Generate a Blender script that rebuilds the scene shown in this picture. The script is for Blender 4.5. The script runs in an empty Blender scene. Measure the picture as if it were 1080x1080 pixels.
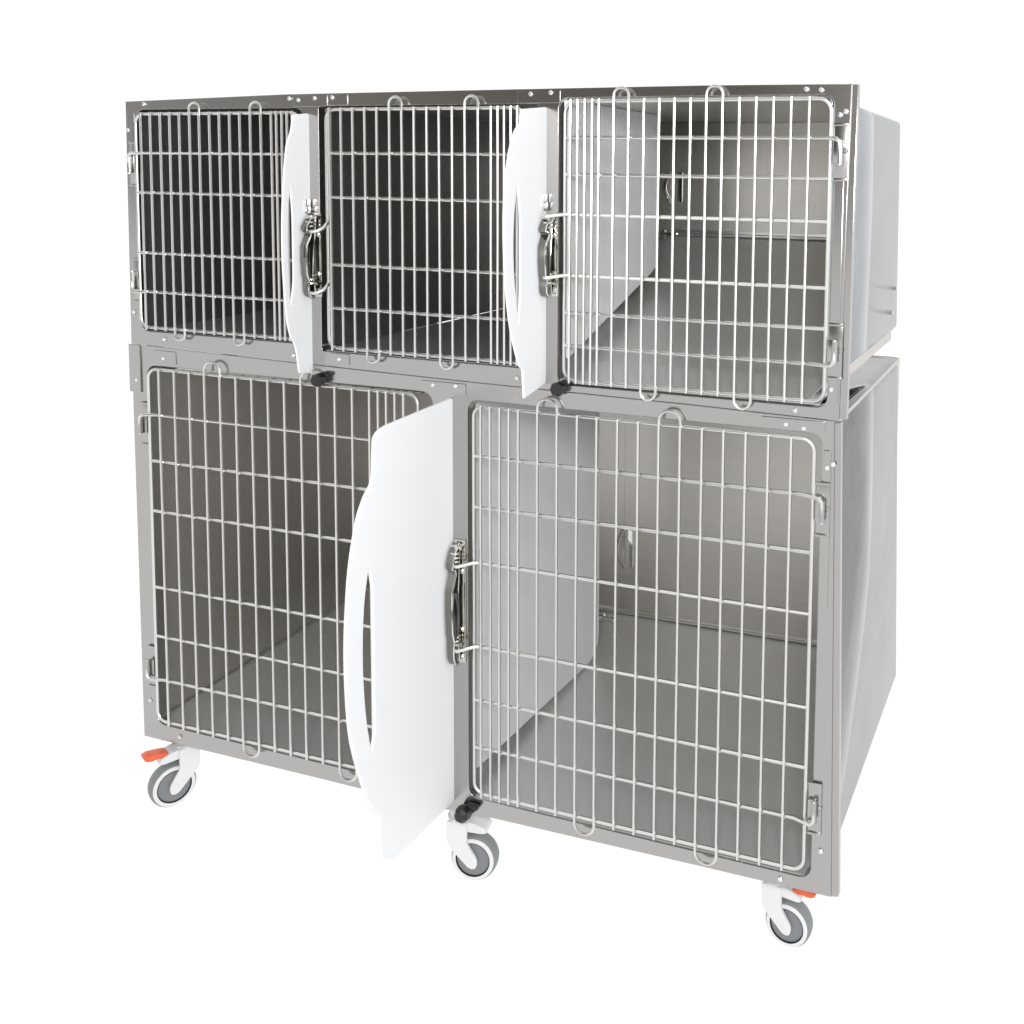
import bpy, bmesh, math, random
from mathutils import Vector, Matrix
random.seed(4)
S = bpy.context.scene
C = S.collection
R = math.radians

# ------------------------------------------------------------------ materials
def mat(name, base, rough=.5, metal=0., **kw):
    m = bpy.data.materials.new(name); m.use_nodes = True
    b = m.node_tree.nodes['Principled BSDF']
    b.inputs['Base Color'].default_value = (*base, 1)
    b.inputs['Roughness'].default_value = rough
    b.inputs['Metallic'].default_value = metal
    for k, v in kw.items(): b.inputs[k].default_value = v
    return m

def steel(name, base, rough, stretch=(1, 1, 1), wave=.0, var=.08, grain=.06, fine=.10, cloud=0., metal=1.0, gs=260):
    """sheet stainless: brushed grain along one axis, faint waviness of the sheet"""
    m = mat(name, base, rough, metal)
    nt = m.node_tree; N = nt.nodes; L = nt.links; b = N['Principled BSDF']
    tc = N.new('ShaderNodeTexCoord')
    mp = N.new('ShaderNodeMapping'); mp.inputs['Scale'].default_value = stretch
    L.new(tc.outputs['Object'], mp.inputs['Vector'])
    n1 = N.new('ShaderNodeTexNoise'); n1.inputs['Scale'].default_value = gs; n1.inputs['Detail'].default_value = 3
    L.new(mp.outputs['Vector'], n1.inputs['Vector'])
    n2 = N.new('ShaderNodeTexNoise'); n2.inputs['Scale'].default_value = 5.5; n2.inputs['Detail'].default_value = 4
    L.new(tc.outputs['Object'], n2.inputs['Vector'])
    n3 = N.new('ShaderNodeTexNoise'); n3.inputs['Scale'].default_value = 420; n3.inputs['Detail'].default_value = 2
    L.new(tc.outputs['Object'], n3.inputs['Vector'])
    a = N.new('ShaderNodeMath'); a.operation = 'MULTIPLY_ADD'; a.inputs[1].default_value = var * 1.6
    a.inputs[2].default_value = rough - var * .8
    L.new(n2.outputs['Fac'], a.inputs[0])
    a2 = N.new('ShaderNodeMath'); a2.operation = 'MULTIPLY_ADD'; a2.inputs[1].default_value = fine
    L.new(n1.outputs['Fac'], a2.inputs[0]); 
    s = N.new('ShaderNodeMath'); s.operation = 'SUBTRACT'; s.inputs[1].default_value = fine / 2
    L.new(a.outputs[0], s.inputs[0]); L.new(s.outputs[0], a2.inputs[2]); L.new(a2.outputs[0], b.inputs['Roughness'])
    # grain in the metal's own tone
    mx = N.new('ShaderNodeMix'); mx.data_type = 'RGBA'
    mx.inputs['A'].default_value = (*[c * (1 - grain * 2.2) for c in base], 1)
    mx.inputs['B'].default_value = (*[min(1, c * (1 + grain * 2.2)) for c in base], 1)
    av = N.new('ShaderNodeMath'); av.operation = 'MULTIPLY_ADD'; av.inputs[1].default_value = .5
    h = N.new('ShaderNodeMath'); h.operation = 'MULTIPLY'; h.inputs[1].default_value = .5
    L.new(n3.outputs['Fac'], h.inputs[0]); L.new(n1.outputs['Fac'], av.inputs[0]); L.new(h.outputs[0], av.inputs[2])
    L.new(av.outputs[0], mx.inputs['Factor'])
    if cloud:   # blotchy reflections put into the base colour
        n5 = N.new('ShaderNodeTexNoise'); n5.inputs['Scale'].default_value = 4.0; n5.inputs['Detail'].default_value = 5; n5.inputs['Roughness'].default_value = .6; n5.inputs['Distortion'].default_value = .6
        L.new(tc.outputs['Object'], n5.inputs['Vector'])
        rp = N.new('ShaderNodeMapRange'); rp.inputs['From Min'].default_value = .3; rp.inputs['From Max'].default_value = .7
        rp.inputs['To Min'].default_value = 1 - cloud; rp.inputs['To Max'].default_value = 1 + cloud
        L.new(n5.outputs['Fac'], rp.inputs['Value'])
        ml = N.new('ShaderNodeMix'); ml.data_type = 'RGBA'; ml.blend_type = 'MULTIPLY'; ml.inputs['Factor'].default_value = 1
        L.new(mx.outputs['Result'], ml.inputs['A']); L.new(rp.outputs[0], ml.inputs['B']); L.new(ml.outputs['Result'], b.inputs['Base Color'])
    else: L.new(mx.outputs['Result'], b.inputs['Base Color'])
    if wave:
        bp = N.new('ShaderNodeBump'); bp.inputs['Strength'].default_value = wave; bp.inputs['Distance'].default_value = .02
        n4 = N.new('ShaderNodeTexNoise'); n4.inputs['Scale'].default_value = 3.2; n4.inputs['Detail'].default_value = 1.5
        L.new(tc.outputs['Object'], n4.inputs['Vector'])
        L.new(n4.outputs['Fac'], bp.inputs['Height']); L.new(bp.outputs['Normal'], b.inputs['Normal'])
    return m

def plastic(name, base, rough=.35, grain=.02):
    m = mat(name, base, rough)
    nt = m.node_tree; N = nt.nodes; L = nt.links; b = N['Principled BSDF']
    tc = N.new('ShaderNodeTexCoord')
    n = N.new('ShaderNodeTexNoise'); n.inputs['Scale'].default_value = 300; n.inputs['Detail'].default_value = 2
    L.new(tc.outputs['Object'], n.inputs['Vector'])
    bp = N.new('ShaderNodeBump'); bp.inputs['Strength'].default_value = grain; bp.inputs['Distance'].default_value = .003
    L.new(n.outputs['Fac'], bp.inputs['Height']); L.new(bp.outputs['Normal'], b.inputs['Normal'])
    return m

M = {}
M['frame'] = steel('stainless_frame', (.45, .441, .43), .205, (.06, 1, 1), .03, var=.03, grain=.012, fine=.02)
M['side'] = steel('stainless_side', (.275, .273, .27), .13, (1, .12, 1), .07, .06, .02, .02, cloud=.22)
M['side_reflect'] = steel('stainless_side_reflect', (.43, .45, .465), .15, (1, .12, 1), .06, .08, .015, .02, cloud=.14)  # same steel as the side; brighter bluish reflection put into its colour
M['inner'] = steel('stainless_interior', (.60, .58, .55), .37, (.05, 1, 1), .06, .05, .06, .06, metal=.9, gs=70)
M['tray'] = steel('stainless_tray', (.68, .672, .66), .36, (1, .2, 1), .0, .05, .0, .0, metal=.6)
M['dark'] = steel('stainless_shaded', (.42, .41, .40), .45, (1, 1, 1), .05, .08, .03, .04)  # interior steel copied darker; shade and dark reflections put into its colour
M['tray_shaded'] = steel('stainless_tray_shaded', (.30, .30, .305), .42, (1, .2, 1), .0, .05, .0, .0, metal=.5)  # darker tray copy; shade of the two left cages put into its colour
M['wire'] = mat('nickel_wire', (.75, .74, .72), .31, 1.0)
M['chrome'] = mat('bright_nickel', (.70, .69, .64), .10, 1.0)
M['dark_reflect'] = mat('nickel_dark_reflect', (.22, .215, .20), .12, 1.0)  # dark reflection on the lever put into its metal colour
M['chrome_clear'] = mat('polished_chrome', (.80, .80, .80), .08, 1.0)
M['white'] = plastic('white_hdpe', (.80, .812, .835), .50)
M['white_lit'] = plastic('white_hdpe_lit', (.93, .935, .945), .45)  # whiter copy of the panel plastic; light inside the cages put into its colour
M['cwhite'] = plastic('white_nylon', (.72, .72, .73), .40)
M['mount'] = plastic('pale_grey_nylon', (.62, .64, .66), .35)
M['tyre'] = plastic('grey_rubber', (.21, .225, .23), .45, .05)
M['hub'] = plastic('grey_hub_nylon', (.19, .20, .21), .32)
M['black'] = plastic('black_rubber', (.012, .012, .013), .35, .06)
M['rivet'] = mat('glint_rivet', (.80, .80, .80), .22, .75)  # pale base colour stands in for the glint on each rivet
M['red'] = plastic('orange_red_plastic', (.80, .125, .045), .35)

# ------------------------------------------------------------------ helpers
def link(name, me, m, parent=None):
    o = bpy.data.objects.new(name, me); C.objects.link(o)
    if m and not me.materials: me.materials.append(m)
    if parent:
        o.parent = parent
        # every shape is written in world metres: take the root's place back off
        p = parent; off = Vector((0, 0, 0))
        while p: off += p.location; p = p.parent
        me.transform(Matrix.Translation(-off))
    return o

def finish(name, bm, m, parent=None, smooth=True, angle=35, flat=None):
    bmesh.ops.remove_doubles(bm, verts=bm.verts[:], dist=1e-6)
    me = bpy.data.meshes.new(name); bmesh.ops.recalc_face_normals(bm, faces=bm.faces[:]); bm.to_mesh(me); bm.free()
    if smooth:
        for p in me.polygons: p.use_smooth = True
        me.set_sharp_from_angle(angle=R(angle))
        if flat is not None:
            for p in me.polygons:
                if abs(p.normal[flat]) > .9995: p.use_smooth = False
    return link(name, me, m, parent)

def box(bm, x0, x1, y0, y1, z0, z1, bev=.0):
    g = bmesh.ops.create_cube(bm, size=1)
    for v in g['verts']:
        v.co = Vector((x0 + (v.co.x + .5) * (x1 - x0), y0 + (v.co.y + .5) * (y1 - y0), z0 + (v.co.z + .5) * (z1 - z0)))
    if bev:
        es = set(e for v in g['verts'] for e in v.link_edges)
        bmesh.ops.bevel(bm, geom=list(es), offset=bev, segments=2, affect='EDGES', profile=.6)

def prism(bm, pts, axis, a, b, bev=0.):
    """solid with outline pts; axis x: pts=(y,z); y: (x,z); z: (x,y), from a to b"""
    def mk(p, t):
        return Vector((t, p[0], p[1])) if axis == 'x' else Vector((p[0], t, p[1])) if axis == 'y' else Vector((p[0], p[1], t))
    A = [bm.verts.new(mk(p, a)) for p in pts]; B = [bm.verts.new(mk(p, b)) for p in pts]
    n = len(pts)
    f1 = bm.faces.new(A); f2 = bm.faces.new(B[::-1])
    sides = [bm.faces.new((A[i], B[i], B[(i + 1) % n], A[(i + 1) % n])) for i in range(n)]
    if bev:
        es = [e for e in list(f1.edges) + list(f2.edges)]
        bmesh.ops.bevel(bm, geom=es, offset=bev, segments=2, affect='EDGES', profile=.6)

def tube(bm, pts, r, closed=False, n=10, cap=True):
    pts = [Vector(p) for p in pts]; k = len(pts)
    rings = []; prev = None
    for i, p in enumerate(pts):
        if closed: t = (pts[(i + 1) % k] - pts[i - 1]).normalized()
        else: t = (pts[min(i + 1, k - 1)] - pts[max(i - 1, 0)]).normalized()
        if prev is None:
            u = t.orthogonal().normalized()
        else:
            u = (prev - t * prev.dot(t)).normalized()
        prev = u; w = t.cross(u)
        rings.append([bm.verts.new(p + r * (math.cos(2 * math.pi * j / n) * u + math.sin(2 * math.pi * j / n) * w)) for j in range(n)])
    for i in range(k if closed else k - 1):
        a, b = rings[i], rings[(i + 1) % k]
        sh = 0
        if closed and i == k - 1:
            sh = min(range(n), key=lambda s: (b[s].co - a[0].co).length)
        for j in range(n):
            bm.faces.new((a[j], a[(j + 1) % n], b[(j + 1 + sh) % n], b[(j + sh) % n]))
    if cap and not closed:
        bm.faces.new(rings[0][::-1]); bm.faces.new(rings[-1])

def arc(cx, cy, r, a0, a1, n=6):
    return [(cx + r * math.cos(R(a0 + (a1 - a0) * i / n)), cy + r * math.sin(R(a0 + (a1 - a0) * i / n))) for i in range(n + 1)]

def rrect(x0, x1, z0, z1, r, n=6):
    return arc(x1 - r, z1 - r, r, 0, 90, n) + arc(x0 + r, z1 - r, r, 90, 180, n) + arc(x0 + r, z0 + r, r, 180, 270, n) + arc(x1 - r, z0 + r, r, 270, 360, n)

def rounded(poly, r, n=5):
    """polygon with each corner replaced by a small arc"""
    out = []; k = len(poly)
    for i in range(k):
        p0, p, p1 = (Vector((*poly[(i + d) % k][:2], 0)) for d in (-1, 0, 1))
        rr = poly[i][2] if len(poly[i]) > 2 else r
        a, b = (p0 - p), (p1 - p)
        d = min(rr, a.length * .49, b.length * .49)
        q0, q1 = p + a.normalized() * d, p + b.normalized() * d
        for j in range(n + 1):
            t = j / n; v = (1 - t) ** 2 * q0 + 2 * t * (1 - t) * p + t * t * q1
            out.append((v.x, v.y))
    return out

def lathe(bm, prof, seg=40, centre=(0, 0, 0), axis='y', loop=False):
    """prof: (radius, along)"""
    rings = []
    for (r, t) in prof:
        ring = []
        for j in range(seg):
            a = 2 * math.pi * j / seg; c, s = math.cos(a) * r, math.sin(a) * r
            v = (c, t, s) if axis == 'y' else (t, c, s) if axis == 'x' else (c, s, t)
            ring.append(bm.verts.new(Vector(v) + Vector(centre)))
        rings.append(ring)
    pairs = list(zip(rings, rings[1:])) + ([(rings[-1], rings[0])] if loop else [])
    for a, b in pairs:
        for j in range(seg): bm.faces.new((a[j], a[(j + 1) % seg], b[(j + 1) % seg], b[j]))
    if loop: return
    for ring, rv in ((rings[0], True), (rings[-1], False)):
        if len(ring) and prof[0 if rv else -1][0] > 1e-5:
            bm.faces.new(ring[::-1] if rv else ring)

def plate_mesh(name, outline, holes, t, bev, remap):
    """sheet with rounded edges and holes, thickness t, flat outline remapped to 3-D"""
    cu = bpy.data.curves.new(name, 'CURVE'); cu.dimensions = '2D'; cu.fill_mode = 'BOTH'
    cu.extrude = t / 2 - bev; cu.bevel_depth = bev; cu.bevel_resolution = 2; cu.offset = -bev
    for pts in [outline] + holes:
        sp = cu.splines.new('POLY'); sp.points.add(len(pts) - 1); sp.use_cyclic_u = True
        for q, p in zip(sp.points, pts): q.co = (p[0], p[1], 0, 1)
    o = bpy.data.objects.new(name, cu); C.objects.link(o)
    dg = bpy.context.evaluated_depsgraph_get()
    me = bpy.data.meshes.new_from_object(o.evaluated_get(dg))
    bpy.data.objects.remove(o); bpy.data.curves.remove(cu)
    me.materials.clear(); me.name = name
    for v in me.vertices: v.co = remap(v.co.x, v.co.y, v.co.z)
    bm = bmesh.new(); bm.from_mesh(me)
    bmesh.ops.remove_doubles(bm, verts=bm.verts[:], dist=1e-5)
    bpy.data.meshes.remove(me)
    return bm

def thing(name, label, cat, loc, group=None):
    o = bpy.data.objects.new(name, None); C.objects.link(o); o.location = loc
    o.empty_display_size = .1
    o['label'] = label; o['category'] = cat
    if group: o['group'] = group
    bpy.context.view_layer.update()
    return o

def rivet(bm, x, z, y=0., r=.0043):
    lathe(bm, [(0, y - r * .75), (r * .55, y - r * .68), (r * .92, y - r * .35), (r, y), (r, y + .001)], 12, (x, 0, z))

# ------------------------------------------------------------------ setting
bm = bmesh.new()
bmesh.ops.create_grid(bm, x_segments=8, y_segments=8, size=30)
for v in bm.verts: v.co.z = -.165; v.co.x += .7
g = finish('added_floor', bm, None, smooth=False); g['kind'] = 'structure'
mf = bpy.data.materials.new('shadowless_floor'); mf.use_nodes = True  # translucent so the white world shines through and no shadow shows
nt = mf.node_tree; nt.nodes.clear()
out = nt.nodes.new('ShaderNodeOutputMaterial'); tr = nt.nodes.new('ShaderNodeBsdfTranslucent')
tr.inputs['Color'].default_value = (1, 1, 1, 1); nt.links.new(tr.outputs[0], out.inputs[0])
g.data.materials.append(mf)

# ------------------------------------------------------------------ the two banks of cages
up = thing('triple_cage', 'stainless steel bank of three small cages stacked on top of the two larger ones', 'animal cage', (.75, 0, .83))
lo = thing('double_cage', 'stainless steel bank of two large cages standing on white castors', 'animal cage', (.75, 0, -.165))

def front(name, outline, holes, rivets, plates, parent, y0=0., extra=None):
    t = .003
    bm = plate_mesh(name, outline, holes, t, .0010, lambda a, b, c: Vector((a, y0 + t / 2 - c, b)))
    for (x0, x1, z0, z1) in plates: box(bm, x0, x1, y0 - .0018, y0 + .0005, z0, z1, .0006)
    old = set(bm.faces)
    for x, z in rivets: rivet(bm, x, z, y0 - .0016)
    for f in bm.faces:
        if f not in old: f.material_index = 1
    if extra: extra(bm)
    o = finish(name, bm, M['frame'], parent, angle=30, flat=1)
    o.data.materials.append(M['rivet'])
    return o

def jambs(bm, x0, x1, z0, z1, r, d=.026):
    """the folded return of the sheet round an opening"""
    pts = rrect(x0, x1, z0, z1, r)
    A = [bm.verts.new((p[0], .002, p[1])) for p in pts]; B = [bm.verts.new((p[0], d, p[1])) for p in pts]
    k = len(pts)
    for i in range(k): bm.faces.new((A[i], A[(i + 1) % k], B[(i + 1) % k], B[i]))

# openings
O1 = (.030, .446, .864, 1.316, .020); O2 = (.481, .946, .853, 1.319, .006); O3 = (.985, 1.468, .829, 1.329, .018)
OL = (.040, .728, .021, .793, .022); OR = (.803, 1.462, .026, .786, .020)
def up_extra(bm):
    for o in (O1, O2, O3): jambs(bm, *o)
    # folded outer edge of the face, a hair behind it
    prism(bm, [(1.486, .812), (1.4995, .812), (1.5035, 1.3445), (1.490, 1.3445)], 'y', .0035, .020, .001)
fu = front('front_frame', [(.004, 1.333), (.0, .836), (.066, .834), (.417, .826), (.80, .8195), (1.25, .8145), (1.488, .8095), (1.494, 1.3453), (1.245, 1.3465), (.818, 1.3448), (.403, 1.3425)],
      [rrect(*O1), rrect(*O2), rrect(*O3)],
      [(.055, 1.327), (.012, 1.275), (.416, 1.334), (.437, 1.331), (.475, 1.334), (.515, 1.335), (.932, 1.336), (.971, 1.338), (1.422, 1.3375), (1.446, 1.336),
       (1.477, 1.297), (1.486, 1.302), (.012, .902), (.091, .850), (.415, .840), (.522, .840), (.905, .834), (1.474, .860), (1.416, .8205)],
      [(.425, .502, 1.3185, 1.3395), (.905, .988, 1.3205, 1.3415), (.506, .548, 1.3205, 1.3405), (1.470, 1.4855, .835, 1.20), (.500, .545, .831, .851), (.009, .026, 1.10, 1.31)], up, extra=up_extra)
def lo_extra(bm):
    for o in (OL, OR): jambs(bm, *o)
    prism(bm, [(1.488, .0), (1.509, .004), (1.4905, .806), (1.478, .806)], 'y', .0035, .020, .001)
    # left corner strap that runs up over the rail of the bank above
    box(bm, -.004, .026, -.0035, -.0005, .735, .8352, .0008)
fl = front('front_frame', [(.003, -.0145), (.0, .8352), (.066, .8332), (.417, .8252), (.80, .8187), (1.25, .8137), (1.481, .8087), (1.497, .0028), (1.2687, .0005), (.84, -.006), (.74, -.0125), (.467, -.0125)],
      [rrect(*OL), rrect(*OR)],
      [(.087, .810), (.014, .760), (.73, .807), (.778, .809), (1.401, .796), (1.431, .792), (1.471, .731), (1.481, .738), (.025, .070), (.103, .004), (1.478, .08), (1.41, .014)],
      [(.705, .80, .795, .8145), (1.36, 1.466, .7895, .8065), (1.4655, 1.478, .50, .76), (.06, .12, .80, .826)], lo, extra=lo_extra)

def sheet(name, corners, thick, m, parent, bev=.0):
    """flat quad with thickness along its normal"""
    bm = bmesh.new()
    P = [Vector(p) for p in corners]
    n = (P[1] - P[0]).cross(P[3] - P[0]).normalized() * thick
    A = [bm.verts.new(p) for p in P]; B = [bm.verts.new(p + n) for p in P]
    bm.faces.new(A[::-1]); bm.faces.new(B)
    k = len(P)
    for i in range(k): bm.faces.new((A[i], A[(i + 1) % k], B[(i + 1) % k], B[i]))
    return finish(name, bm, m, parent, smooth=False)

# --- upper bank shell
def shell_side(name, prof, y0, y1s, m, parent, tail=()):
    """prof: outer (x, z) section top to bottom, run from y0 back to y1s[i] for each point; 2 mm thick"""
    bm = bmesh.new()
    F = [bm.verts.new((x, y0, z)) for x, z in prof]; B = [bm.verts.new((x, y, z)) for (x, z), y in zip(prof, y1s)]
    for i in range(len(prof) - 1): bm.faces.new((F[i], B[i], B[i + 1], F[i + 1]))
    o = finish(name, bm, m, parent, angle=50)
    sd = o.modifiers.new('thickness', 'SOLIDIFY'); sd.thickness = .002; sd.offset = -1
    return o
ub = [(1.436, 1.331), (1.452, 1.329), (1.459, 1.324), (1.460, 1.318), (1.460, .868), (1.458, .862), (1.436, .836), (1.428, .832)]
ub_y = [.725, .725, .726, .727, .768, .762, .565, .54]
s = shell_side('side_panel', ub, .02, ub_y, M['side_reflect'], up); s['label'] = 'polished right side panel'
shell_side('side_panel', [(2 * .75 - x if False else 1.49 - x, z) for x, z in ub], .02, [.76] * 8, M['side'], up)
# rivets near the back edge of the right side panel
bm = bmesh.new()
for y, z in ((.69, .905), (.735, .955)):
    bm = bmesh.new(); lathe(bm, [(0, 1.464), (.003, 1.4635), (.005, 1.4615), (.005, 1.459)], 12, (0, y, z), 'x'); finish('rivet', bm, M['chrome'], s)
YB = .72
sheet('roof_panel', [(.03, .02, 1.329), (1.436, .02, 1.329), (1.436, .727, 1.329), (.03, .727, 1.329)], -.002, M['inner'], up)
b3 = sheet('back_panel', [(.808, YB, 1.060), (1.456, YB, 1.060), (1.456, YB, 1.326), (.808, YB, 1.326)], .002, M['inner'], up)
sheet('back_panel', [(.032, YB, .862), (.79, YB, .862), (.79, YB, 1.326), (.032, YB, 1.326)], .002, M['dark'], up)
sheet('underside', [(.03, .012, .833), (1.430, .012, .833), (1.430, .55, .833), (.03, .55, .833)], -.002, M['side'], up)
sheet('rear_panel', [(.035, .763, .86), (1.455, .763, .86), (1.455, .7265, 1.327), (.035, .7265, 1.327)], .002, M['side'], up)
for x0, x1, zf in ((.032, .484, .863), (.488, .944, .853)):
    sheet('floor_tray', [(x0, .004, zf), (x1, .004, zf), (x1, YB, zf + .006), (x0, YB, zf + .006)], .002, M['tray_shaded'], up)
# third cage: its tray climbs towards the back
t3 = sheet('floor_tray', [(.952, .004, .832), (1.456, .004, .832), (1.456, YB, 1.0555), (.808, YB, 1.0555)], .002, M['tray'], up)
t3['label'] = 'tray sloping up to the back wall'
def back_lip(x0, x1, y, z, parent):
    bm = bmesh.new(); tube(bm, [(x0, y - .004, z), (x1, y - .004, z)], .0042, n=10)
    box(bm, x0, x1, y - .0048, y - .0026, z, z + .010, .0008)
    return finish('lip', bm, M['wire'], parent)
back_lip(.808, 1.456, YB, 1.0625, b3)
bm = bmesh.new(); box(bm, .81, 1.456, YB + .006, YB + .008, 1.03, 1.07); finish('shadow_gap', bm, M['black'], b3, smooth=False)
# partitions
def partition(poly, x0, x1, m, parent, label=None):
    bm = bmesh.new(); prism(bm, poly, 'x', x0, x1, .0015)
    o = finish('partition', bm, m, parent, angle=30, flat=0)
    if label: o['label'] = label
    return o
partition([(.028, .86), (YB + .018, .861), (YB + .018, 1.326), (.028, 1.326)], .484, .488, M['dark'], up, 'shade-darkened partition between first and second cage')
bm = bmesh.new(); prism(bm, [(.944, .03), (.948, .03), (.804, .718), (.800, .718)], 'z', .845, 1.326); finish('partition', bm, M['inner'], up, smooth=False)
partition(rounded([(.012, .8745), (.415, 1.000, .03), (.442, 1.020, .02), (.430, 1.326), (.012, 1.326)], .002), .990, 1.000, M['white_lit'], up, 'white plastic partition of the third cage')
# left wall inside the first cage
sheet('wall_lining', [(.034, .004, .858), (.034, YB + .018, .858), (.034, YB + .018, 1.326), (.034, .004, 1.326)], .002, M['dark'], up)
sheet('wall_lining', [(1.456, .03, .84), (1.456, YB, .84), (1.456, YB, 1.326), (1.456, .03, 1.326)], -.002, M['inner'], up)

# --- lower bank shell
lb = [(1.40, .787), (1.444, .787), (1.452, .7855), (1.459, .781), (1.4635, .774), (1.465, .766), (1.465, -.03)]
lb_y = [.768, .768, .768, .769, .770, .772, .913]
s2 = shell_side('side_panel', lb, .058, lb_y, M['side'], lo); s2['label'] = 'polished right side panel'
shell_side('side_panel', [(1.495 - x, z) for x, z in lb], .02, [.80] * 7, M['side'], lo)
sheet('roof_panel', [(.06, .02, .7865), (1.40, .02, .7865), (1.40, .79, .7865), (.06, .79, .7865)], -.002, M['side'], lo)
YL = .82
bl = sheet('back_panel', [(.7665, YL, .058), (1.46, YL, .058), (1.46, YL, .784), (.7665, YL, .784)], .002, M['inner'], lo)
sheet('back_panel', [(.034, YL, .058), (.766, YL, .058), (.766, YL, .784), (.034, YL, .784)], .002, M['inner'], lo)
back_lip(.66, 1.46, YL, .0600, bl)
bm = bmesh.new(); box(bm, .784, 1.46, YL + .006, YL + .008, .03, .07); finish('shadow_gap', bm, M['black'], bl, smooth=False)
sheet('rear_panel', [(.035, .845, -.02), (1.452, .845, -.02), (1.452, .826, .784), (.035, .826, .784)], .002, M['side'], lo)
tl = sheet('floor_tray', [(.036, .004, .021), (.772, .004, .021), (.772, YL, .0525), (.036, YL, .0525)], .002, M['tray'], lo)
sheet('floor_tray', [(.7725, .004, .026), (1.462, .004, .026), (1.462, YL, .0525), (.7725, YL, .0525)], .002, M['tray'], lo)
sheet('underside', [(.035, .02, -.006), (1.46, .02, -.006), (1.46, .84, -.006), (.035, .84, -.006)], .002, M['tray'], lo)
sheet('wall_lining', [(.036, .004, .02), (.036, YL, .02), (.036, YL, .784), (.036, .004, .784)], .002, M['inner'], lo)
sheet('wall_lining', [(1.4625, .004, .02), (1.4625, YL, .02), (1.4625, YL, .784), (1.4625, .004, .784)], -.0015, M['inner'], lo)
bm = bmesh.new(); tube(bm, [(.042, .006, .0265), (.042, YL - .006, .0555)], .004, n=10); finish('cove', bm, M['wire'], tl)
partition(rounded([(.035, .062), (.545, .050, .035), (.590, .075, .03), (.582, .782), (.035, .782)], .002), .790, .800, M['white_lit'], lo, 'white plastic partition')

# handles and studs on the back walls
def back_fittings(x, y, z0, z1, stud, parent):
    bm = bmesh.new()
    pts = [(x, y, z0)] + [(x - .012 * math.sin(math.pi * i / 12), y - .022 * math.sin(math.pi * i / 12), z0 + (z1 - z0) * i / 12) for i in range(1, 12)] + [(x, y, z1)]
    tube(bm, pts, .0045)
    box(bm, x + .012, x + .026, y - .006, y, z0 + .004, z1 - .004, .002)  # strip added for the pale reflection beside the handle
    finish('pull_handle', bm, M['chrome_clear'], parent)
    bm = bmesh.new()
    lathe(bm, [(0, 0), (.011, 0), (.012, .004), (.012, .03), (.007, .034), (.007, .06), (0, .06)], 16, stud, 'x')
    finish('stud', bm, M['chrome_clear'], parent)
back_fittings(.925, YB, 1.134, 1.213, (.900, .66, 1.062), up)
back_fittings(.766, YL, .179, .288, (.715, .74, .070), lo)

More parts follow.
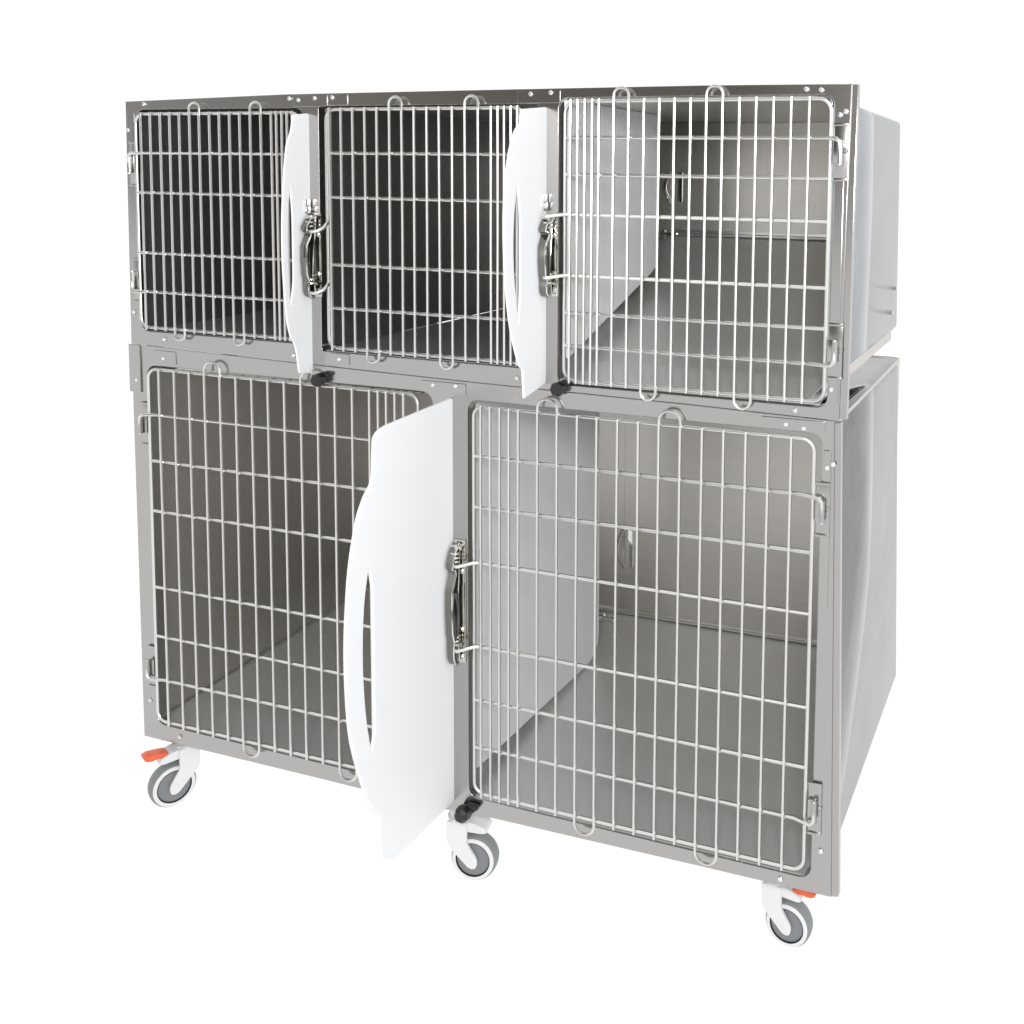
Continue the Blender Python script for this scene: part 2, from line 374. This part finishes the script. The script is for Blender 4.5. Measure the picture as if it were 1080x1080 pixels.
# ------------------------------------------------------------------ wire doors
RV, RH = .0026, .0034
def door(label, X, x1, z0, z1, rails, tops, bots, hinge, hrails, hooks, parent, reach=.017):
    """X: x of the left frame wire, bars and right frame wire (metres); rails: z from top; hinge: -1 left, 1 right"""
    bm = bmesh.new()
    xa, xb = X[0], X[-1]
    yf, yv = -.0060, -.0115
    tube(bm, [(p[0], yf, p[1]) for p in rrect(xa, xb, z0, z1, .020, 6)], RH, closed=True)
    used_t = {i for t in tops for i in t}; used_b = {i for t in bots for i in t}
    def jit(): return random.uniform(-.0006, .0006)
    for i, x in enumerate(X[1:-1], 1):
        zt = z1 if i in used_t else z1 + .0035
        zb = z0 if i in used_b else z0 - .0045
        a, b = jit(), jit()
        tube(bm, [(x + a, yv, zb), (x + (a + b) / 2 + jit(), yv, (zb + zt) / 2), (x + b, yv, zt)], RV, n=8)
    for (i, j), zz, sg in [(t, z1, 1) for t in tops] + [(t, z0, -1) for t in bots]:
        c, r = (X[i] + X[j]) / 2, (X[j] - X[i]) / 2
        st = .008 if r > .016 else .009
        tube(bm, [(X[i], yv, zz - sg * .004)] + [(c - r * math.cos(R(a)), yv, zz + sg * (st + r * .95 * math.sin(R(a)))) for a in range(0, 181, 18)] + [(X[j], yv, zz - sg * .004)], RV, n=8)
    for k, z in enumerate(rails):
        p = [(xa + .002, yf, z), (xb - .002, yf, z)]
        he = xb if hinge > 0 else xa
        if k in hrails and hrails:
            sg = -1 if k == hrails[0] else 1
            ex = he + hinge * reach
            bend = [(ex - hinge * .035, yf, z), (ex - hinge * .016, yf - .006, z - .0005), (ex - hinge * .006, yf - .010, z + sg * .001), (ex - hinge * .001, yf - .010, z + sg * .006),
                    (ex, yf - .009, z + sg * .013), (ex, yf - .008, z + sg * .042)]
            p = [p[0]] + bend if hinge > 0 else bend[::-1] + [p[1]]
        if k in hooks:
            s = -hinge; le = xb if s > 0 else xa
            q = [(le - s * .012, yf, z), (le - s * .002, yf - .006, z), (le + s * .012, yf - .020, z - .002), (le + s * .022, yf - .026, z - .004), (le + s * .027, yf - .024, z - .004)]
            if s > 0: p = p[:-1] + q
            else: p = q[::-1] + p[1:]
        tube(bm, p, RH, n=10)
        for x in X[1:-1]:                                   # weld at each crossing
            g = bmesh.ops.create_icosphere(bm, subdivisions=1, radius=random.uniform(.0036, .0046))
            bmesh.ops.translate(bm, verts=g['verts'], vec=(x + random.uniform(-.001, .0016), -.0085, z + random.uniform(-.0012, .0012)))
    d = finish('grille_door', bm, M['wire'], parent)
    d['label'] = label
    # weld beads are in the mesh; hinge brackets
    for k in hrails:
        ex = (xb if hinge > 0 else xa) + hinge * reach
        z = rails[k]; sg = -1 if k == hrails[0] else 1
        zc = z + sg * .022
        bm = bmesh.new()
        w = .012
        xo0, xo1 = sorted((ex - hinge * .013, ex + hinge * .010))
        box(bm, xo0, xo1, -.0032, -.0015, zc - .045, zc + .045, .0006)          # bright base plate
        box(bm, xo0, xo1, -.0055, -.0030, zc + .041, zc + .0455, .0008)         # raised lips of the pressed pocket
        box(bm, xo0, xo1, -.0055, -.0030, zc - .0455, zc - .041, .0008)
        zs, ze = zc - .018, zc + .018
        cx = ex
        # knuckle that holds the pin
        tube(bm, [(cx, yf - .0075, zs), (cx, yf - .0075, ze)], .0046, n=12)
        box(bm, *sorted((cx - hinge * .012, cx + hinge * .001)), -.0095, -.003, zs, ze, .001)
        rivet(bm, ex + hinge * .006, zc + .002, -.0032, .0048)
        h = finish('hinge', bm, M['frame'], d, angle=30)
    return d

def bars(x0, first, d, n, half, x1, mirror=False):
    """first gap, n full steps, then `half` half steps to the latch side"""
    X = [x0, x0 + first]
    for _ in range(n): X.append(X[-1] + d)
    for _ in range(half): X.append(X[-1] + d * .495)
    X.append(x1)
    if mirror: X = [x0 + x1 - x for x in X[::-1]]
    return X
X1 = bars(.0365, .0193, .0250, 13, 4, .4435)
X2 = bars(.5039, .0106, .0265, 13, 4, .9225)
X3 = bars(1.0011, .0290, .02885, 13, 5, 1.4640, True)[:]
X3 = [1.0011, 1.0130, 1.0270, 1.0405, 1.0536, 1.0670] + [1.0670 + .0268 * (i + 1) + .00009 * (i + 1) * (i + 1) * .9 for i in range(13)] + [1.4640]
XR = [.8194, .8369, .8560, .8755, .8945, .9134] + [.9134 + .0385 * (i + 1) for i in range(13)] + [1.4505]
XL = [.0505] + [.0841 + .0395 * i for i in range(14)] + [.6165, .6355, .6540, .6730] + [.7006]
def rl(z0, z1, f): return [z1 + (z0 - z1) * t for t in f]
F4 = (.180, .364, .647, .831); F6 = (.126, .255, .396, .613, .754, .879); F6u = (.127, .2585, .400, .619, .755, .875)
door('wire door hinged at its left side', X1, 0, .8740, 1.3065, rl(.8740, 1.3065, F4), [(6, 7), (12, 13)], [(4, 5), (10, 11)], -1, (0, 3), (), up, .012)
d2 = door('wire door behind the second pulled-out panel', X2, 0, .8630, 1.3120, rl(.8630, 1.3120, F4), [(6, 7), (12, 13)], [(4, 5), (10, 11)], 1, (), (), up)
door('wire door hinged at its right side', X3, 0, .8400, 1.3220, rl(.8400, 1.3220, F6u), [(6, 7), (12, 13)], [(8, 9), (14, 15)], 1, (0, 5), (2, 3), up)
door('wire door hinged at its left side', XL, 0, .0340, .7870, rl(.0340, .7870, F6), [(4, 5), (10, 11)], [(6, 7), (12, 13)], -1, (0, 5), (), lo)
door('wire door hinged at its right side', XR, 0, .0420, .7770, rl(.0420, .7770, F6), [(6, 7), (12, 13)], [(8, 9), (14, 15)], 1, (0, 5), (2, 3), lo)
# the loops of the second door that the post latch catches
for z in (1.090, .974):
    bm = bmesh.new(); tube(bm, [(.5039, -.006, z + .012), (.5039, -.010, z + .008), (.5030, -.020, z), (.496, -.028, z - .005), (.489, -.031, z - .006), (.483, -.029, z - .005)], RH); finish('latch_loop', bm, M['wire'], d2)

# ------------------------------------------------------------------ latches on the posts
def latch(x, z0, z1, parent):
    h = z1 - z0
    bm = bmesh.new()
    box(bm, x - .012, x + .012, -.0035, -.0005, z0, z1, .001)
    box(bm, x - .012, x + .012, -.016, -.003, z1 - .012 * h / .2, z1 - .006 * h / .2, .001)
    box(bm, x - .012, x + .012, -.016, -.003, z0 + .030 * h / .2, z0 + .036 * h / .2, .001)
    for zz in (z0 + .012, z0 + .055 * h / .2, z1 - .05 * h / .2): rivet(bm, x + .005, zz, -.0035, .006)
    base = finish('latch', bm, M['chrome'], parent, angle=30)
    bm = bmesh.new(); tube(bm, [(x + .001, -.017, z0 + .012), (x + .001, -.017, z1 - .004)], .0028)
    for zz, n in ((z1 - .030 * h / .2, 3), (z0 + .035 * h / .2, 3)):
        for k in range(n):
            pts = [(x - .001 + .0075 * math.cos(a), -.017 + .0075 * math.sin(a), zz + k * .0075) for a in [2 * math.pi * j / 12 for j in range(12)]]
            tube(bm, pts, .0024, closed=True, n=8)
    finish('rod', bm, M['chrome'], base)
    # sprung lever, seen from its edge: an S-shaped pressed strip
    prof = [(-.010, .985), (-.022, .93), (-.032, .845), (-.033, .80), (-.024, .785), (-.021, .75), (-.030, .66), (-.0345, .62), (-.0345, .45), (-.033, .28), (-.027, .20), (-.030, .15), (-.029, .07), (-.024, .02), (-.016, .0),
            (-.011, .05), (-.013, .14), (-.018, .22), (-.019, .30), (-.017, .45), (-.015, .60), (-.012, .70), (-.011, .80), (-.009, .90)]
    bm = bmesh.new(); prism(bm, [(y, z0 + t * h) for y, t in prof], 'x', x - .011, x + .004, .0012)
    lv = finish('lever', bm, M['dark_reflect'], base, angle=40)
    bm = bmesh.new(); tube(bm, [(x + .0035, y, z0 + t * h) for y, t in prof], .0015, closed=True, n=8); finish('rim', bm, M['chrome_clear'], base)  # bright edge reflection of the lever, added as a wire
    bm = bmesh.new(); prism(bm, [(y - .003, z0 + t * h) for y, t in ((-.030, .62), (-.0335, .45), (-.030, .27), (-.021, .22), (-.018, .45), (-.021, .60))], 'x', x + .003, x + .0065, .001)
    finish('lever_cover', bm, M['dark_reflect'], base, angle=40)
    return base
latch(.474, .958, 1.118, up); latch(.975, .985, 1.128, up); latch(.787, .288, .522, lo)

# black rubber stops at the foot of each slot
def stop(x, y, z, s, parent):
    bm = bmesh.new()
    lathe(bm, [(0, -.015), (.009, -.0145), (.0135, -.009), (.0145, 0), (.012, .010), (.006, .013), (0, .0135)], 7, (0, 0, 0), 'y')
    bmesh.ops.transform(bm, matrix=Matrix.Translation((x, y, z)) @ Matrix.Rotation(R(22), 4, 'Y') @ Matrix.Scale(s, 4), verts=bm.verts[:])
    box(bm, x + .004 * s, x + .024 * s, y, y + .012, z + .008 * s, z + .016 * s, .002)
    finish('rubber_stop', bm, M['black'], parent, angle=20)
stop(.481, -.010, .799, .95, up); stop(.992, -.010, .823, .95, up); stop(.800, -.014, .0005, 1.1, lo)

# ------------------------------------------------------------------ white pull-out divider panels
def divider(label, x, t, outline, slot, deep, studz, studx=True):
    n = thing('divider_panel', label, 'cage divider', (x, 0, min(p[1] for p in outline)), 'white divider panels pulled out of the posts')
    bm = plate_mesh('sheet', outline + deep, [slot], t, .0012, lambda a, b, c: Vector((x + c, a, b)))
    o = finish('sheet', bm, M['white'], n, angle=30, flat=0)
    if studz:
        bm = bmesh.new()
        lathe(bm, [(0, x + t / 2 + .007), (.006, x + t / 2 + .006), (.009, x + t / 2 + .003), (.009, x + t / 2 - .002)], 14, (0, -.010, studz), 'x')
        box(bm, x + t / 2, x + t / 2 + .004, -.016, -.002, studz + .004, studz + .02, .001)
        finish('stud', bm, M['chrome_clear'], n)
    return n
def smooth_poly(pts, r): return rounded(pts, r, 4)
def slot_poly(ctrl):  # outer curve points bottom..top then straight inner edge
    return rounded(ctrl, .012, 3)
o1 = [(-.0005, 1.306), (-.043, 1.301, .002), (-.048, 1.270, .02), (-.060, 1.250, .012), (-.069, 1.197, .03), (-.0765, 1.110, .05), (-.0775, 1.040, .05), (-.074, .980, .04), (-.068, .916, .03), (-.060, .888, .02), (-.046, .868, .02), (-.037, .814, .002), (-.0005, .812)]
s1 = slot_poly([(-.054, 1.172, .002), (-.0595, 1.125, .03), (-.0625, 1.055, .04), (-.0615, 1.000, .03), (-.058, .945, .002), (-.0485, .985, .02), (-.0485, 1.12, .02)])
divider('narrow white plastic panel pulled out between the left and middle small cages', .457, .004, smooth_poly(o1, .002), s1, [(-.0005, .8125), (.30, .835), (.30, 1.30), (-.0005, 1.3055)][1:3], 1.124)
o2 = [(-.0005, 1.3137), (-.089, 1.304, .002), (-.092, 1.279, .003), (-.108, 1.271, .012), (-.126, 1.241, .02), (-.142, 1.187, .03), (-.147, 1.110, .04), (-.142, 1.033, .04), (-.132, .970, .03), (-.117, .920, .03), (-.094, .874, .02), (-.083, .867, .004), (-.078, .816, .002), (-.0005, .8285)]
s2p = slot_poly([(-.101, 1.184, .002), (-.112, 1.140, .03), (-.116, 1.080, .04), (-.112, 1.020, .04), (-.098, .946, .002), (-.0915, .99, .02), (-.0915, 1.13, .02)])
divider('mid-sized white plastic panel pulled out between the middle and right small cages', .960, .004, smooth_poly(o2, .002), s2p, [(.30, .84), (.30, 1.31)], 1.143)
o3 = [(-.0005, .786), (-.205, .778, .02), (-.232, .769, .02), (-.236, .692, .012), (-.255, .677, .012), (-.276, .646, .02), (-.299, .568, .05), (-.311, .450, .08), (-.309, .360, .08), (-.302, .287, .05), (-.284, .226, .04), (-.263, .168, .03), (-.248, .135, .02), (-.229, .116, .004), (-.225, .038, .004), (-.193, .013, .004), (-.0005, .010)]
s3 = slot_poly([(-.2485, .558, .002), (-.263, .500, .04), (-.2695, .400, .06), (-.261, .298, .05), (-.2475, .236, .002), (-.238, .262, .01), (-.2385, .51, .01)])
divider('largest white plastic panel, long curved handle, pulled out between the two big cages', .768, .006, smooth_poly(o3, .002), s3, [(.30, .055), (.30, .782)], None)

# ------------------------------------------------------------------ castors
def caster(x, y, ang, s, brake, label):
    """written round the wheel's axle, leaning along +X; turned about Z and set down"""
    Rw = .048; zt = -.165 + Rw * s
    T = Matrix.Translation((x, y, zt)) @ Matrix.Rotation(R(ang), 4, 'Z') @ Matrix.Scale(s, 4)
    def fin(name, bm, m, parent, a=35):
        bmesh.ops.transform(bm, matrix=T, verts=bm.verts[:]); return finish(name, bm, m, parent, angle=a)
    bm = bmesh.new()
    arm = rounded([(.013, .003, .012), (.008, -.015, .012), (-.006, -.013, .008), (-.046, .028, .014), (-.052, .040, .02), (-.052, .082, .003), (-.010, .082, .003), (-.010, .038, .004)], .003, 4)
    for sg in (-1, 1):
        a, b = (.0195, .0255) if sg > 0 else (-.0255, -.0195)
        prism(bm, arm, 'y', a, b, .0015)
    hood = rounded([(-.050, .062), (.020, .0585), (.030, .060), (.026, .070), (.006, .078), (-.012, .0815), (-.050, .0815)], .003, 3)
    prism(bm, hood, 'y', -.0195, .0195, .0015)
    f = fin('caster', bm, M['cwhite'], lo, 30); f['label'] = label
    bm = bmesh.new()
    top = (-.002 - zt) / s
    lathe(bm, [(0, .080), (.0255, .080), (.0262, .083), (.0262, .0865), (.0225, .0875), (.0225, top), (0, top)], 32, (-.030, 0, 0), 'z'); fin('swivel_mount', bm, M['mount'], f)
    bm = bmesh.new()
    lathe(bm, [(.040, -.0155), (.0420, -.0165), (.0445, -.0150), (.0470, -.0110), (.0480, -.004), (.0480, .004), (.0470, .0110), (.0445, .0150), (.0420, .0165), (.040, .0155)], 56, loop=True); fin('tyre', bm, M['tyre'], f)
    bm = bmesh.new()
    lathe(bm, [(.0352, -.0168), (.0362, -.0182), (.0418, -.0180), (.0436, -.0164), (.0436, .0164), (.0418, .0180), (.0362, .0182), (.0352, .0168)], 56, loop=True); fin('rim', bm, M['cwhite'], f)
    bm = bmesh.new()
    lathe(bm, [(.0338, -.0150), (.0345, -.0178), (.0358, -.0178), (.0358, .0178), (.0345, .0178), (.0338, .0150)], 56, loop=True); fin('seal_ring', bm, M['black'], f)
    bm = bmesh.new()
    lathe(bm, [(0, -.0172), (.012, -.0170), (.026, -.0162), (.0335, -.0152), (.0342, -.013), (.0342, .013), (.0335, .0152), (.026, .0162), (.012, .0170), (0, .0172)], 48); fin('hub_cap', bm, M['hub'], f)
    bm = bmesh.new()
    lathe(bm, [(0, -.0266), (.0060, -.0266), (.0066, -.0258), (.0066, .0258), (.0060, .0266), (0, .0266)], 24); fin('axle', bm, M['cwhite'], f)
    if brake:
        bm = bmesh.new()
        pp = rounded([(.008, .0790, .003), (.028, .0830, .006), (.052, .0850, .006), (.059, .0800, .004), (.054, .0735, .003), (.040, .0710, .003), (.030, .0735, .004), (.008, .0690, .003)], .003, 4)
        prism(bm, pp, 'y', -.014, .014, .003); fin('brake_pedal', bm, M['red'], f, 30)
    return f
caster(.0589, .0169, -118, .98, True, 'white swivel castor with orange brake pedal at the left corner')
caster(.7913, .0425, 12, .95, False, 'white swivel castor without a brake')
caster(1.4063, .087, -5, .88, True, 'white swivel castor with orange brake pedal at the right corner')
caster(1.20, .72, -20, .92, False, 'rear castor'); caster(.16, .72, -100, .92, False, 'rear castor')

# ------------------------------------------------------------------ light: added white surround all round the back, dimmer room towards the camera
w = bpy.data.worlds.new('World'); S.world = w; w.use_nodes = True
nt = w.node_tree; N = nt.nodes; L = nt.links
bg = N['Background']
tc = N.new('ShaderNodeTexCoord'); sx = N.new('ShaderNodeSeparateXYZ'); L.new(tc.outputs['Generated'], sx.inputs[0])
ry = N.new('ShaderNodeMapRange'); ry.interpolation_type = 'SMOOTHSTEP'
ry.inputs['From Min'].default_value = -.93; ry.inputs['From Max'].default_value = -.30
L.new(sx.outputs['Y'], ry.inputs['Value'])
rz = N.new('ShaderNodeMapRange'); rz.interpolation_type = 'SMOOTHSTEP'      # added white from below, shining through the floor
rz.inputs['From Min'].default_value = .0; rz.inputs['From Max'].default_value = -.10
L.new(sx.outputs['Z'], rz.inputs['Value'])
rt = N.new('ShaderNodeMapRange'); rt.interpolation_type = 'SMOOTHSTEP'      # bright ceiling
rt.inputs['From Min'].default_value = .40; rt.inputs['From Max'].default_value = .80
L.new(sx.outputs['Z'], rt.inputs['Value'])
mxt = N.new('ShaderNodeMath'); mxt.operation = 'MAXIMUM'; L.new(rt.outputs[0], mxt.inputs[0]); L.new(rz.outputs[0], mxt.inputs[1])
mxm = N.new('ShaderNodeMath'); mxm.operation = 'MAXIMUM'; L.new(ry.outputs[0], mxm.inputs[0]); L.new(mxt.outputs[0], mxm.inputs[1])
mix = N.new('ShaderNodeMix'); mix.data_type = 'RGBA'
rn = N.new('ShaderNodeTexNoise'); rn.inputs['Scale'].default_value = 4.5; rn.inputs['Detail'].default_value = 2; L.new(tc.outputs['Generated'], rn.inputs['Vector'])
rr = N.new('ShaderNodeMapRange'); rr.inputs['From Min'].default_value = .38; rr.inputs['From Max'].default_value = .62; L.new(rn.outputs['Fac'], rr.inputs['Value'])
rm = N.new('ShaderNodeMix'); rm.data_type = 'RGBA'; L.new(rr.outputs[0], rm.inputs['Factor'])      # darker and lighter things in the room
rm.inputs['A'].default_value = (.035, .030, .025, 1); rm.inputs['B'].default_value = (.21, .18, .145, 1); L.new(rm.outputs['Result'], mix.inputs['A'])
mix.inputs['A'].default_value = (.095, .082, .064, 1); mix.inputs['B'].default_value = (1.06, 1.06, 1.06, 1)
L.new(mxm.outputs[0], mix.inputs['Factor']); L.new(mix.outputs['Result'], bg.inputs['Color']); bg.inputs['Strength'].default_value = 1.0

def area(name, loc, target, size, power, col=(1, 1, 1)):
    l = bpy.data.lights.new(name, 'AREA'); l.shape = 'RECTANGLE'; l.size, l.size_y = size; l.energy = power; l.color = col
    o = bpy.data.objects.new(name, l); C.objects.link(o); o.location = loc
    o.rotation_euler = (Vector(target) - Vector(loc)).to_track_quat('-Z', 'Y').to_euler(); return o
area('right_fill', (6.2, -5.4, 1.5), (1.0, .3, .6), (3.4, 2.6), 55)  # unseen area light added to brighten partitions and right-facing panels
area('flash', (1.95, -2.0, 1.55), (1.05, .3, .62), (.55, .4), 42)

# ------------------------------------------------------------------ camera
cam = bpy.data.cameras.new('camera'); co = bpy.data.objects.new('camera', cam); C.objects.link(co)
cam.sensor_width = 36; cam.lens = 1112.596 / 1080 * 36
cam.shift_x = (540 - 728.647) / 1080; cam.shift_y = (285.803 - 540) / 1080
cam.clip_start = .02; cam.clip_end = 100
right = Vector((.941, .3379, .0154)); fwd = Vector((-.3355, .9381, -.0862)).normalized()
right = (right - fwd * right.dot(fwd)).normalized(); upv = right.cross(fwd)
m = Matrix((right, upv, -fwd)).transposed().to_4x4(); m.translation = (1.8222, -1.6509, 1.1921)
co.matrix_world = m
S.camera = co
S.view_settings.view_transform = 'Standard'; S.view_settings.look = 'None'; S.view_settings.exposure = 0; S.view_settings.gamma = 1
S.view_settings.use_curve_mapping = False
S.cycles.sample_clamp_indirect = 4
S.cycles.max_bounces = 14; S.cycles.glossy_bounces = 10
